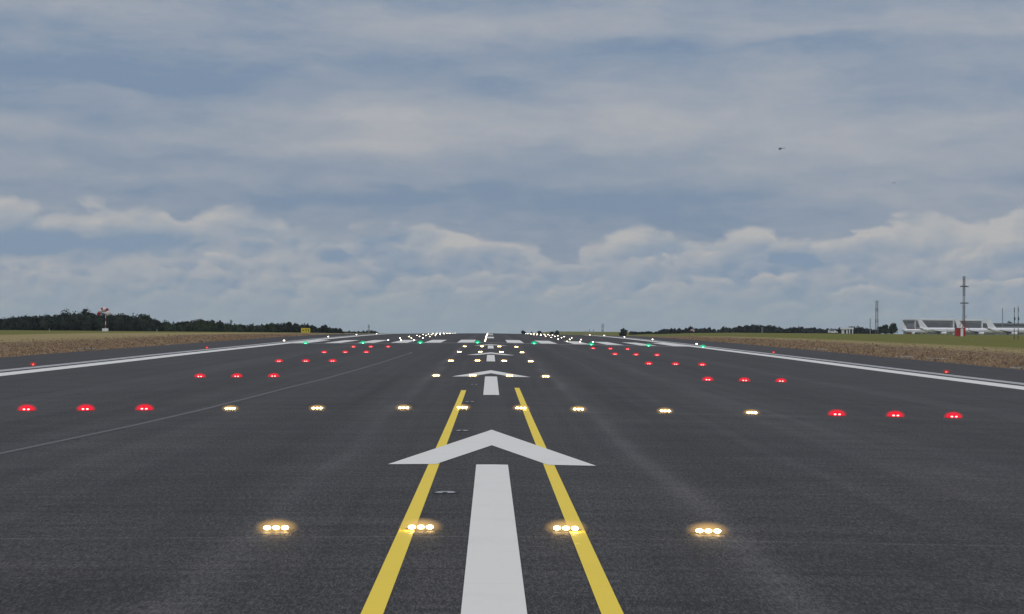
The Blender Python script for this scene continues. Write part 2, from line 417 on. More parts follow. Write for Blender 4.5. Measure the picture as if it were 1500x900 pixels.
# the old bent line on the left
pl = [(-9.6, 14), (-8.9, 24), (-8.3, 33.4), (-7.75, 43), (-7.4, 51.3), (-7.15, 60), (-7.0, 66), (-6.55, 78), (-6.2, 95), (-5.95, 112), (-5.75, 130), (-5.55, 137), (-5.65, 141), (-6.0, 143), (-6.3, 142)]
def bent(bm):
    P = []
    for i in range(len(pl) - 1):
        for k in range(4):
            f = k / 4; P.append((pl[i][0] * (1 - f) + pl[i + 1][0] * f, pl[i][1] * (1 - f) + pl[i + 1][1] * f))
    P.append(pl[-1]); prev = None
    for i, (x, y) in enumerate(P):
        q = P[min(i + 1, len(P) - 1)]; p = P[max(i - 1, 0)]; d = Vector((q[0] - p[0], q[1] - p[1], 0)).normalized(); n = Vector((-d.y, d.x, 0)) * .07
        row = (bm.verts.new((x + n.x, y + n.y, rz(x, y) + .006)), bm.verts.new((x - n.x, y - n.y, rz(x, y) + .006)))
        if prev: bm.faces.new((prev[0], prev[1], row[1], row[0]))
        prev = row
mark('faded_line', M['faint'], 'faded curved guide line with a hooked far end', bent)

# ------------------------------------------------------------------ lamps set in the runway
def inset_lamp(name, n, gap, core, glow, lit=True, gh=.105, ls=1.0, gx=.26):
    root = thing(name, None, 'runway light')
    bm = bmesh.new(); lathe(bm, [(.17, .0), (.17, .004), (.16, .006)], 24); link('sealant_ring', bm, M['seal'], root)
    k_ = 1.0 if lit else .6
    bm = bmesh.new(); lathe(bm, [(.135, .004), (.13, .010 * k_), (.11, .020 * k_), (.07, .024 * k_)], 20)
    link('housing', bm, M['dark'] if lit else M['steel'], root, True)
    for k in range(n):
        x = (k - (n - 1) / 2) * gap
        bm = bmesh.new()
        bmesh.ops.create_uvsphere(bm, u_segments=12, v_segments=8, radius=1)
        bmesh.ops.scale(bm, vec=(.038 * ls, .026, .021 * (ls if lit else .35)), verts=bm.verts); bmesh.ops.translate(bm, vec=(x, -.20 if lit else -.1, .036 if lit else .012), verts=bm.verts)
        link('lens', bm, core, root, True)
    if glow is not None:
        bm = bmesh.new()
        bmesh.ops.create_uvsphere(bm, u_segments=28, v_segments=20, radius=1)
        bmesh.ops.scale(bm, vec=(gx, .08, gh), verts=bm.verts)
        o = link('halo_shell', bm, glow, root, True); o.location = (0, -.14, .035)  # added shell that carries the painted halo around the lamp
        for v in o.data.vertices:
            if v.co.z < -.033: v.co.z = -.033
    return root
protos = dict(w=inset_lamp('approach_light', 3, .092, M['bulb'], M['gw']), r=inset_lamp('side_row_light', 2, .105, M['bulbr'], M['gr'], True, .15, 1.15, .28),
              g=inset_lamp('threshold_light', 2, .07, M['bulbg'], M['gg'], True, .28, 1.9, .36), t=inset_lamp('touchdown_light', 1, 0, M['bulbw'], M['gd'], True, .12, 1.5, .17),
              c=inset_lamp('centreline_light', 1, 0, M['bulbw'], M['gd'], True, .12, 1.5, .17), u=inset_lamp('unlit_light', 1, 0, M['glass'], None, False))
used = set()
def put(kind, x, y, label, group):
    o = protos[kind] if kind not in used else copy_tree(protos[kind]); used.add(kind)
    o.location = (x, y, rz(x, y) + .004); o['label'] = label; o['group'] = group; o['category'] = 'runway light'
    s = CAMBER if x < 0 else -CAMBER
    o.rotation_euler = (0, -math.atan(s) if abs(x) > .2 else 0, 0)
    return o
ROW = ['nearest', 'second', 'third', 'fourth', 'fifth', 'farthest']
ORD = ['first', 'second', 'third', 'fourth', 'fifth', 'sixth', 'seventh', 'eighth', 'ninth', 'tenth', 'eleventh', 'twelfth', 'thirteenth', 'fourteenth', 'fifteenth', 'sixteenth']
gw = 'warm white approach lights set across the runway'
yr = [20.7 + 30.15 * k for k in range(6)]
for k, y in enumerate(yr):
    for i, x in enumerate((-2.24, -.745, .755, 2.23)):
        put('w', x, y, 'warm white light, %s from left of the central four in the %s row' % (ORD[i], ROW[k]), gw)
for i, x in enumerate((-6.67, -4.45)):
    put('w', x, yr[1], ('warm white light of the wide second row, beside the red lights on the left', 'warm white light of the wide second row, second outward from the left yellow line')[i], gw)
for i, x in enumerate((4.45, 6.67)):
    put('w', x, yr[1], ('warm white light of the wide second row, second outward from the right yellow line', 'warm white light of the wide second row, beside the red lights on the right')[i], gw)
for k, y in enumerate(yr[1:]):
    for s, w in ((-1, 'left'), (1, 'right')):
        for i, x in enumerate((8.86, 10.36, 11.86)):
            put('r', s * x, y, '%s red twin-lens light of the %s side group in the %s red row' % (('inner', 'middle', 'outer')[i], w, ROW[k] if k < 4 else 'farthest'), 'red side row lights beside the centreline')
for i, px in enumerate((448, 532, 616, 700, 783, 867, 951, 1031)):
    x = (px - 719.2) * 201 / FPX
    put('g', x, 201.5, 'green threshold light, %s from the left in the line before the white stripes' % ORD[i], 'green threshold lights')
for k in range(10):
    y = 231.5 + 30 * k
    for s, w in ((-1, 'left'), (1, 'right')):
        for i, x in enumerate((8.94, 10.45, 11.95)):
            put('t', s * x, y, '%s white light of the %s trio in the %s row past the threshold stripes' % (('inner', 'middle', 'outer')[i], w, ORD[k]), 'white touchdown zone lights')
for k in range(16):
    y = 217 + 15 * k
    put('c', -.6, y, '%s lit white centreline light beyond the green lights' % ORD[k], 'lit centreline lights in line towards the crest')
for k in range(4):
    put('u', -.6, 25.2 + 15 * k, ('unlit flush light between the near white stem and left yellow line', 'unlit flush light just left of the near arrowhead tip',
        'unlit flush light inside the end of the left yellow line', 'unlit flush light left of the second white stem')[k], 'unlit centreline lights')

# raised edge lights
def edge_lamp(name, core, glow, q=1.0):
    root = thing(name, None, 'edge light')
    bm = bmesh.new(); lathe(bm, [(.15, 0), (.15, .02), (.11, .035), (.05, .045)], 16); link('base_plate', bm, M['dark'], root)
    bm = bmesh.new(); lathe(bm, [(.045 * q, .045), (.05 * q, .06), (.05 * q, .085), (.04 * q, .11), (.015, .12)], 12); link('lamp_glass', bm, core, root, True)
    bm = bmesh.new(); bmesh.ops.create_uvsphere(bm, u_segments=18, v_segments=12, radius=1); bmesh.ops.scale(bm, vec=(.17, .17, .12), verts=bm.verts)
    o = link('glow_shell', bm, glow, root, True); o.location = (0, 0, .10)  # added shell with a painted glow around the edge lamp
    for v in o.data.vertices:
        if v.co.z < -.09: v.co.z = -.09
    return root
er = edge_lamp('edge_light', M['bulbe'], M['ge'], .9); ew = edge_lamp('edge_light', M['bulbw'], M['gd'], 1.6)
ue = set()
for s, w in ((-1, 'left'), (1, 'right')):
    for k, y in enumerate((103, 166, 228, 290, 351, 413, 473)):
        if s < 0 and k == 6: continue
        p = er if k < 2 else ew
        o = p if p not in ue else copy_tree(p); ue.add(p)
        x = s * 23.75; o.location = (x, y, rz(x, y) + .002); o['category'] = 'edge light'
        if k < 2: o['label'] = 'red raised light on the %s edge line, %s of two' % (w, ('nearer', 'farther')[k])
        else: o['label'] = 'white raised light on the %s edge line, %s of the white ones' % (w, ORD[k - 2])
        o['group'] = 'raised runway edge lights'

class PM:                                        # collects points and faces fast
    def __init__(s): s.v = []; s.f = []; s.n = 0
    def add(s, V, F):
        s.v.append(np.asarray(V, float)); s.f += (np.asarray(F) + s.n).tolist(); s.n += len(V)
    def link(s, name, m, parent=None):
        me = bpy.data.meshes.new(name); me.from_pydata(np.concatenate(s.v).tolist(), [], s.f); me.materials.append(m)
        o = bpy.data.objects.new(name, me); COL.objects.link(o)
        if parent is not None: o.parent = parent
        return o
# ------------------------------------------------------------------ verge: clods, dry stalks, slabs
def verge(s):
    w = 'left' if s < 0 else 'right'
    pm = PM(); n = 12000
    X_ = EDGE + .15 + np.abs(rng.normal(0, 9.0, n)); Y_ = 95 + 260 * rng.random(n) ** 1.4; ok = X_ < 56; X_, Y_ = X_[ok], Y_[ok]
    for x, y in zip(X_, Y_):
        r = rng.uniform(.03, .13) * (1.6 if rng.random() < .12 else .8); k = 5; a = rng.uniform(0, PI) + np.arange(k) * 2 * PI / k; q = r * rng.uniform(.7, 1.5, k); z = gz(s * x, y)
        V_ = np.vstack([np.stack([s * x + np.cos(a) * q, y + np.sin(a) * q, np.full(k, z - .02)], 1), [[s * x, y, z + r * rng.uniform(.5, 1.2)]]])
        pm.add(V_, [[j, (j + 1) % k, k] for j in range(k)])
    tag(pm.link('soil', M['soil']), 'loose brown clods along the %s asphalt edge' % w, 'soil', None, 'stuff')
    pm = PM(); n = 17000
    X_ = EDGE + .3 + np.abs(rng.normal(0, 11.0, n)); Y_ = 95 + 300 * rng.random(n) ** 1.3; ok = X_ < 62; X_, Y_ = X_[ok], Y_[ok]
    for x, y in zip(X_, Y_):
        z = gz(s * x, y) - .01; h = rng.uniform(.04, .16) * (.6 + .8 * rng.random()); a = rng.uniform(0, 2 * PI, 3); L = rng.uniform(.03, .09, 3)
        o = np.stack([s * x + rng.uniform(-.12, .12, 3), y + rng.uniform(-.12, .12, 3), np.full(3, z)], 1); nn = np.stack([-np.sin(a), np.cos(a), a * 0], 1) * .024
        tip = o + np.stack([np.cos(a) * L, np.sin(a) * L, np.full(3, h)], 1)
        pm.add(np.vstack([o - nn, o + nn, tip]), [[j, j + 3, j + 6] for j in range(3)])
    tag(pm.link('dry_grass', M['straw']), 'dry straw-coloured grass on the %s verge' % w, 'grass', None, 'stuff')
verge(-1); verge(1)
SL = [(-33.6, 165, 'pale slab in the brown soil of the left verge, the nearer one'), (-34.6, 238, 'brownish slab in the left verge past the first red edge light'),
      (32.6, 121, 'pale slab at the right verge edge, nearest the camera'), (32.9, 157, 'pale slab at the right verge edge, second from the camera'),
      (34.0, 151, 'weathered slab in brown soil just off the right asphalt edge'), (33.4, 200, 'small slab at the right verge edge, farthest of the four')]
for i, (x, y, l) in enumerate(SL):
    t0 = thing('drain_cover', l, 'drain cover', (x, y, gz(x, y)), rng.uniform(-.1, .1), 'drain slabs on the verges')
    bm = bmesh.new(); box(bm, -.65, .65, -.5, .5, -.05, .09); bmesh.ops.bevel(bm, geom=bm.edges[:], offset=.02, segments=1, affect='EDGES'); link('slab', bm, M['conc'], t0)
    bm = bmesh.new(); box(bm, -.38, .38, -.28, .28, .085, .105); link('lid', bm, M['steel'] if i % 2 else M['seal'], t0)

# ------------------------------------------------------------------ trees
def unit(a): return a / np.linalg.norm(a, axis=1, keepdims=True)
def leaves(pm, c, r, n, size):
    d = unit(rng.normal(0, 1, (n, 3))); k = rng.uniform(.6, 1.06, (n, 1)); P = np.array(c) + d * np.array(r) * k
    u = unit(rng.normal(0, 1, (n, 3))); w = unit(np.cross(u, unit(rng.normal(0, 1, (n, 3))))); sz = size * rng.uniform(.5, 1.3, (n, 1))
    Q = np.stack([P + u * sz * math.cos(a) + w * sz * .8 * math.sin(a) for a in (0, 1.9, 3.6, 4.9)], 1).reshape(-1, 3)
    pm.add(Q, np.arange(4 * n).reshape(n, 4))
_b = bmesh.new(); bmesh.ops.create_icosphere(_b, subdivisions=2, radius=1); _b.verts.ensure_lookup_table()
ICV = np.array([v.co[:] for v in _b.verts]); ICF = np.array([[v.index for v in f.verts] for f in _b.faces]); _b.free()
def blob(pm, c, r):
    pm.add(np.array(c) + ICV * rng.uniform(.75, 1.0, (len(ICV), 1)) * np.array(r), ICF)
def crown(pm, x, y, zb, h, w, dens=1.0, size=.42):
    blob(pm, (x, y, zb + h * .40), (w * .7, w * .7, h * .45))
    leaves(pm, (x, y, zb + h * .25), (w * .9, w * .9, h * .30), int(60 * dens), size)
    for _ in range(int(5 + w * 1.4)):
        a = rng.uniform(0, 2 * PI); rr = rng.uniform(.2, .62) * w; zz = rng.uniform(.08, .80) * h
        q = w * rng.uniform(.30, .52) * (1 - .35 * zz / h); hh = min(q * 1.1, h - zz)
        c = (x + math.cos(a) * rr, y + math.sin(a) * rr, zb + zz)
        blob(pm, c, (q * .75, q * .75, hh * .75)); leaves(pm, c, (q, q, hh), int(34 * dens), size)
    leaves(pm, (x, y, zb + h * .62), (w * .55, w * .55, h * .38), int(70 * dens), size)
def far_z(px, Z):
    return gz(at(px, Z), Z)
def wood(prof, Z0, Z1, step, ybase_px, matname, label, name='woodland', size=.42):
    """a wood seen as one mass: the top outline given as bearing / image row pairs"""
    pm = PM(); xs = [p[0] for p in prof]; tp = [p[1] for p in prof]
    px = xs[0]
    while px <= xs[-1]:
        for row in range(3):
            Z = rng.uniform(Z0, Z1); q = min(max(px + rng.uniform(-2, 2), xs[0]), xs[-1]); top = float(np.interp(q, xs, tp)) + (rng.uniform(-1.0, 1.6), rng.uniform(.5, 4), rng.uniform(3, 9))[row]
            hor = 482 + .0084 * (q - 718.5); zb = gz(at(q, Z), Z) - .4; ztop = max(CAM.z + (hor - top) / FPX * Z, zb + 1.6)
            h = ztop - zb
            crown(pm, at(q, Z), Z, zb, h, min(max(h * rng.uniform(.36, .55), 1.6), 5.0), 1.0, size)
        px += step * rng.uniform(.7, 1.3)
    return tag(pm.link(name, M[matname]), label, 'wood', None, 'stuff')
wood([(-30, 465), (0, 466), (40, 462), (80, 460), (108, 456), (130, 457), (150, 458), (175, 459), (213, 460), (224, 466), (235, 470)], 900, 960, 5.0, 484, 'leafd', 'dark wood behind the red and white windsock')
wood([(232, 470), (255, 471), (290, 468), (312, 469), (332, 474), (352, 475), (380, 475), (400, 473)], 930, 985, 5.0, 484, 'leafm', 'lower green wood between the windsock and the yellow sign')
wood([(398, 473), (425, 472), (445, 474), (456, 476), (466, 479), (476, 477), (484, 480), (490, 481), (503, 483)], 1000, 1050, 5.0, 484, 'leafd', 'small dark wood behind the yellow sign')
wood([(962, 486), (972, 482), (985, 481.5), (1000, 482), (1015, 479.5), (1025, 481), (1040, 480), (1047, 482)], 1080, 1130, 3.2, 489, 'leaf_haze', 'low bluish wood behind the far small windsock')
wood([(1053, 482), (1062, 479), (1075, 481.5), (1085, 477), (1100, 476), (1115, 477), (1130, 476), (1143, 479), (1150, 483), (1160, 480), (1172, 479), (1180, 481), (1190, 480), (1200, 482), (1225, 482.5), (1233, 480)], 1100, 1150, 3.2, 489, 'leaf_haze', 'broad dark wood on the horizon right of the small windsock')
wood([(1238, 481), (1250, 478.5), (1262, 479), (1275, 482), (1288, 482)], 1150, 1200, 3.2, 489, 'leaf_haze', 'wood behind the white pavilion')
wood([(925, 487), (935, 485.5), (945, 485.5), (955, 487)], 1150, 1180, 4, 489, 'leaf_haze', 'low strip of bushes right of the lone round tree')
wood([(503, 486), (515, 484.8), (530, 485.3), (545, 484.5), (555, 486)], 1700, 1800, 4, 489, 'leaf_haze', 'thin far strip of trees just left of the crest')

def tree(name, label, px, Z, top, w, matname, kind='round', group='trees one can tell apart on the horizon'):
    hor = 482 + .0084 * (px - 718.5); x = at(px, Z); zb = gz(x, Z) - .2; h = CAM.z + (hor - top) / FPX * Z - zb
    t0 = thing(name, label, 'tree', (x, Z, zb), 0, group)
    bm = bmesh.new(); bar(bm, (0, 0, 0), (0, 0, h * .6), .28, .1)
    for k in range(4):
        a = k * PI / 2 + .4; bar(bm, (0, 0, h * (.25 + .08 * k)), (math.cos(a) * w * .5, math.sin(a) * w * .5, h * (.5 + .08 * k)), .09, .03, 5)
    link('trunk', bm, M['bark'], t0)
    bm = PM()
    if kind == 'round': crown(bm, 0, 0, h * .08, h * .92, w, 1.6)
    elif kind == 'cone':
        for k in range(9):
            f = k / 9; leaves(bm, (0, 0, h * (.12 + .82 * f)), (w * (1.05 - f), w * (1.05 - f), h * .09), 60, .35); blob(bm, (0, 0, h * (.12 + .82 * f)), (w * .6 * (1 - f), w * .6 * (1 - f), h * .08))
    elif kind == 'sparse':
        for k in range(7): leaves(bm, (rng.uniform(-.4, .4) * w, 0, h * (.35 + .09 * k)), (w * .5, w * .5, h * .06), 14, .3)
    bm.link('crown', M[matname], t0)
tree('pine_tree', 'narrow pointed tree standing above the wood left of the yellow sign', 323, 900, 468.5, 1.6, 'leafd', 'cone')
tree('poplar_tree', 'thin sparse tree just right of the pointed tree', 339, 900, 468, 1.1, 'leafm', 'sparse')
tree('bare_tree', 'very sparse low tree between the pointed tree and the thin tree', 333, 905, 473, 1.2, 'leafm', 'sparse')
tree('pine_tree', 'taller rough treetop of the dark wood, left of the windsock', 97, 930, 451.5, 4.2, 'leafd')
tree('pine_tree', 'taller rough treetop of the dark wood, right beside the windsock', 129, 930, 451, 4.0, 'leafd')
tree('round_tree', 'lone dark round tree on the horizon right of the crest', 913, 1000, 481.8, 2.3, 'leaf_haze')
tree('round_tree', 'tiny dark tree above the crest, nearest the centreline', 767, 1500, 484.8, 2.2, 'leaf_haze')
tree('round_tree', 'tiny flat tree between the two dark trees above the crest', 779, 1600, 486.4, 1.2, 'leaf_haze')
tree('round_tree', 'tiny dark tree above the right touchdown lights', 791, 1500, 485.0, 2.3, 'leaf_haze')
tree('round_tree', 'low tree left of the peaked tree above the crest', 809, 1500, 486.0, 2.4, 'leaf_haze')
tree('round_tree', 'small peaked dark tree above the crest, rightmost of that cluster', 816, 1500, 484.6, 2.2, 'leaf_haze')
tree('round_tree', 'green tree nearest to the left of the parked airliners', 1309, 1150, 473, 3.6, 'leafm')
tree('round_tree', 'green tree between the tall mast and the parked airliners', 1298, 1150, 476, 3.2, 'leafm')
tree('round_tree', 'low dark tree at the foot of the tall mast', 1289, 1160, 479, 2.4, 'leaf_haze')
tree('round_tree', 'dark treetop showing above the rightmost hangar roof', 1480, 1650, 469.5, 4.0, 'leafd')

# ------------------------------------------------------------------ windsocks, sign, posts
def windsock(px, Z, poleh, scale, label, with_box=True):
    x = at(px, Z); root = thing('windsock', label, 'windsock', (x, Z, gz(x, Z)))
    if with_box:
        bm = bmesh.new(); box(bm, -1.1, .9, -.7, .7, -.1, 1.0); bmesh.ops.bevel(bm, geom=bm.edges[:], offset=.05, segments=1, affect='EDGES'); link('base_block', bm, M['whitem'], root)
    bm = bmesh.new(); n = 6
    for k in range(n): bar(bm, (0, 0, poleh * k / n), (0, 0, poleh * (k + 1) / n), .16 * scale - .01 * k, None, 8, k % 2)
    link('pole', bm, [M['whitem'], M['red']], root)
    bm = bmesh.new(); path = [(1.0, 0, -1.5), (.55, 0, .1), (.1, 0, .55), (-1.0, 0, .75), (-1.4, 0, .55), (-2.2, 0, -.35), (-2.9, 0, -1.6)]
    rad = [.95, .95, .92, .85, .80, .7, .55]
    P = [Vector(p) * scale + Vector((0, 0, poleh)) for p in path]
    for i in range(6):
        rings = []
        for j, p in ((i, P[i]), (i + 1, P[i + 1])):
            d = (P[min(j + 1, 6)] - P[max(j - 1, 0)]).normalized(); u = Vector((0, 1, 0)); w = d.cross(u)
            rings.append([p + (u * math.cos(a * PI / 6) + w * math.sin(a * PI / 6)) * rad[j] * scale for a in range(12)])
        loft(bm, rings, False, i % 2)
    s = link('sock', bm, [M['sockw'], M['sockr']], root, True)
    sol = s.modifiers.new('t', 'SOLIDIFY'); sol.thickness = .03
    bm = bmesh.new(); R0 = .95 * scale
    for k in range(16):
        a, b = k * PI / 8, (k + 1) * PI / 8
        bar(bm, (R0 * math.cos(a), R0 * math.sin(a), poleh - .9 * scale), (R0 * math.cos(b), R0 * math.sin(b), poleh - .9 * scale), .05 * scale, None, 5)
    bar(bm, (0, 0, poleh - .9 * scale), (R0, 0, poleh - .9 * scale), .05, None, 5); link('swivel_frame', bm, M['dark'], root)
windsock(156, 700, 7.0, .95, 'drooping red and white windsock on a pole above a white block')
windsock(1015.5, 800, 2.0, .36, 'small far windsock before the low trees on the right', False)

xS, ZS = at(448, 385), 385
sg = thing('runway_sign', 'yellow sign board with black arrow and number 11 beside the runway', 'sign', (xS, ZS, gz(xS, ZS)))
bm = bmesh.new(); box(bm, -.88, .88, -.07, .07, .32, 1.22); bmesh.ops.bevel(bm, geom=bm.edges[:], offset=.02, segments=1, affect='EDGES'); link('panel', bm, M['sign'], sg)
for x in (-.62, .62):
    bm = bmesh.new(); bar(bm, (x, 0, -.1), (x, 0, .32), .04); link('leg', bm, M['steel'], sg)
bm = bmesh.new()
def glyph(bm, pts): bm.faces.new([bm.verts.new((x, -.076, z)) for x, z in pts])
glyph(bm, [(-.66, .77), (-.46, .95), (-.46, .59)]); glyph(bm, [(-.46, .82), (-.22, .82), (-.22, .72), (-.46, .72)])
for x in (.10, .55):
    glyph(bm, [(x - .06, .50), (x + .06, .50), (x + .06, 1.05), (x - .06, 1.05)]); glyph(bm, [(x - .06, 1.05), (x - .06, .93), (x - .17, .88), (x - .17, .95)])
link('lettering', bm, M['black'], sg)
for px, Z, l in ((74, 640, 'small white marker post left of the windsock'), (231, 640, 'small white marker post right of the windsock')):
    x = at(px, Z); o = thing('marker_post', l, 'post', (x, Z, gz(x, Z)), 0, 'small marker posts in the grass')
    bm = bmesh.new(); bar(bm, (0, 0, -.1), (0, 0, .7), .07); link('post', bm, M['whitem'], o); bm = bmesh.new(); bar(bm, (0, 0, .7), (0, 0, .78), .1, .05); link('cap', bm, M['steel'], o)

# ------------------------------------------------------------------ masts
def lattice(name, label, px, Z, top, w, mats=('steel',), bands=6, arms=(), thin=.04, w2=None, antennas=0, base_px=None):
    hor = 482 + .0084 * (px - 718.5); x = at(px, Z); zb = gz(x, Z); h = CAM.z + (hor - top) / FPX * Z - zb
    root = thing(name, label, 'mast', (x, Z, zb)); w2 = w if w2 is None else w2
    bm = bmesh.new(); n = max(bands * 2, int(h / max(w, .5)))
    ml = [M[m] for m in mats]
    for i in range(n):
        f0, f1 = i / n, (i + 1) / n; mi = int(f0 * bands) % len(ml); a, b = (w + (w2 - w) * f0) / 2, (w + (w2 - w) * f1) / 2
        c0 = [(-a, -a), (a, -a), (a, a), (-a, a)]; c1 = [(-b, -b), (b, -b), (b, b), (-b, b)]
        for k in range(4):
            p, q = c0[k], c1[k]; p2, q2 = c0[(k + 1) % 4], c1[(k + 1) % 4]
            bar(bm, (*p, h * f0), (*q, h * f1), thin, None, 4, mi); bar(bm, (*p, h * f0), (*q2, h * f1), thin * .7, None, 4, mi); bar(bm, (*q, h * f1), (*q2, h * f1), thin * .7, None, 4, mi)
    link('lattice', bm, ml, root)
    for za, half in arms:
        zz = (CAM.z + (hor - za) / FPX * Z) - zb; bm = bmesh.new(); bar(bm, (-half, -w * .7, zz), (half, -w * .7, zz), .09, None, 6)
        for k in range(5):
            xx = -half + .15 + k * (2 * half - .3) / 4; box(bm, xx - .09, xx + .09, -w * .7 - .35, -w * .7 + .05, zz - .22, zz + .22)
        link('antenna_arm', bm, M['mast'], root)
    for k in range(antennas):
        bm = bmesh.new(); xx = (-1.2, .9, -.2)[k % 3]; bar(bm, (xx * w, 0, h - .4), (xx * w, 0, h + 1.3 + .5 * k), .06, None, 5); bar(bm, (0, 0, h - .4), (xx * w, 0, h - .4), .05, None, 5); link('antenna', bm, M['steel'], root)
    return root, h
gm, gh = lattice('glide_path_mast', 'tall weathered lattice mast with two crossbars and a red and white foot', 1413.5, 560, 405, .5, ('red', 'mast', 'mast', 'steel', 'mast', 'mast'), 6, ((420, 1.15), (444.5, 1.15)), .058)
bm = bmesh.new(); bar(bm, (.3, 0, 4.5), (1.7, 0, 1.5), .06); bar(bm, (-.3, 0, 4.5), (-1.3, 0, 2.6), .06); bar(bm, (.3, 0, 5.2), (1.0, 0, 5.9), .06); link('stay', bm, M['red'], gm)
bm = bmesh.new(); box(bm, -.42, .42, -.42, .42, -.1, 2.3); link('foot', bm, M['red'], gm)
x = at(1404.5, 552); sh = thing('equipment_shelter', 'red and white striped equipment cabin at the foot of the tall mast', 'cabin', (x, 552, gz(x, 552)))
bm = bmesh.new(); box(bm, -.62, .62, -.9, .9, -.1, 2.25, 0); link('red_panel', bm, M['red'], sh)
bm = bmesh.new(); box(bm, .625, 1.35, -.9, .9, -.1, 2.25, 0); link('white_panel', bm, M['whitem'], sh)
bm = bmesh.new(); box(bm, -.72, 1.42, -1.0, 1.0, 2.25, 2.38); link('roof', bm, M['steel'], sh)
lattice('lattice_tower', 'distant grey lattice tower standing above the trees left of the airliners', 1285.5, 1150, 441, 1.5, ('mast', 'steel', 'steel'), 9, (), .12, 1.1, 2)
lattice('thin_mast', 'short thin mast just left of the distant grey lattice tower', 1276, 1150, 467, .5, ('steel',), 3, (), .07)
lattice('thin_mast', 'thin grey mast rising behind the rightmost hangar', 1470.5, 1300, 452, .4, ('steel',), 3, (), .07)
lattice('whip_mast', 'dark slender mast in front of the rightmost airliner, the one nearer the frame edge', 1493.5, 400, 450, .12, ('mast', 'mast', 'steel'), 7, ((467.5, .16),), .025)
lattice('whip_mast', 'dark slender mast in front of the rightmost airliner, the one nearer the hangars', 1487.8, 400, 451, .12, ('mast', 'mast', 'steel'), 7, ((467.5, .12),), .025)
lattice('lattice_tower', 'small pale lattice tower before the dark wood on the horizon', 1117, 1000, 480, .45, ('steel',), 4, (), .045)
lattice('lattice_tower', 'far hazy lattice tower above the right end of the crest', 883, 1600, 474.5, 1.4, ('steel', 'mast'), 5, (), .12)
lattice('thin_mast', 'tiny far mast, leftmost of three above the crest', 858.5, 1600, 484.2, .5, ('steel',), 2, (), .1)
lattice('thin_mast', 'tiny far mast, middle of three above the crest', 864, 1600, 482.8, .5, ('steel',), 2, (), .1)
lattice('thin_mast', 'tiny far mast, rightmost of three above the crest', 869.5, 1600, 483.2, .5, ('steel',), 2, (), .1)
lattice('lattice_tower', 'far hazy lattice tower above the thin tree strip left of the crest', 540.5, 1650, 476, 1.2, ('steel', 'mast'), 5, (), .12)

# ------------------------------------------------------------------ hangars
def zpx(px, py, Z): return CAM.z + (482 + .0084 * (px - 718.5) - py) / FPX * Z
def hangar(label, p0, p1, top, Z, depth, wallm, trim=True, name='hangar', annex=None):
    x0, x1 = at(p0, Z), at(p1, Z); zb = gz((x0 + x1) / 2, Z) - .5; h = zpx((p0 + p1) / 2, top, Z) - zb; cx = (x0 + x1) / 2; w = (x1 - x0) / 2
    root = thing(name, label, 'hangar', (cx, Z, zb), 0, 'hangars behind the parked airliners')
    bm = bmesh.new(); box(bm, -w + .4, w - .4, 0, depth, 0, h - 1.3); link('wall', bm, M[wallm], root)
    bm = bmesh.new(); box(bm, -w, w, -.5, depth + .5, h - 1.3, h); bmesh.ops.bevel(bm, geom=bm.edges[:], offset=.15, segments=1, affect='EDGES'); link('roof', bm, M['whitem'] if trim else M['clad'], root)
    n = max(2, int(w / 4))
    bm = bmesh.new()
    box(bm, -w * .82, w * .82, -.12, -.01, 0, (h - 1.3) * .86)
    d = link('sliding_door', bm, M['clad2'] if wallm == 'clad' else M['clad'], root)
    bm = bmesh.new()
    for k in range(n + 1):
        x = -w * .82 + k * 2 * w * .82 / n; box(bm, x - .12, x + .12, -.22, -.121, 0, (h - 1.3) * .86)
    link('door_rib', bm, M['clad'], d)
    if trim:
        for s in (-1, 1):
            bm = bmesh.new(); x = s * (w - .25); box(bm, x - .5, x + .5, -.45, -.01, 0, h - 1.301); link('corner_column', bm, M['whitem'], root)
    return root
hangar('large grey hangar with white roof edge behind the middle airliner', 1341, 1399, 467.5, 1420, 40, 'clad')
hangar('grey hangar with white roof edge right of the tall mast', 1404, 1441, 468.3, 1420, 40, 'clad')
hangar('low wide grey hangar behind the rightmost airliner', 1452, 1530, 474, 1500, 40, 'clad2', False)
r0 = hangar('small grey building with burgundy lower wall left of the large hangar', 1329, 1342, 469, 1405, 12, 'clad2', False, 'airport_building')
bm = bmesh.new(); ww = (at(1342, 1405) - at(1329, 1405)) / 2; box(bm, -ww + .2, ww - .2, -.6, -.25, 0, 5.0); link('burgundy_cladding', bm, M['maroon'], r0)
def pavilion():
    Z = 1050; x = at(1241.5, Z); root = thing('pavilion', 'white flat-roofed pavilion before the dark wood', 'building', (x, Z, gz(x, Z) - .2))
    bm = bmesh.new(); box(bm, -3.3, 3.3, -2, 2, 2.5, 3.5); link('roof', bm, M['whitem'], root)
    bm = bmesh.new(); box(bm, -2.6, .2, -1.5, 1.5, 0, 2.5); link('wall', bm, M['whitem'], root)
    bm = bmesh.new(); box(bm, -1.6, -.6, -1.55, -1.501, .2, 2.2); link('door', bm, M['glass'], root)
    for xx in (1.2, 2.8):
        bm = bmesh.new(); box(bm, xx - .25, xx + .25, -1.7, -1.2, 0, 2.5); link('column', bm, M['whitem'], root)
pavilion()
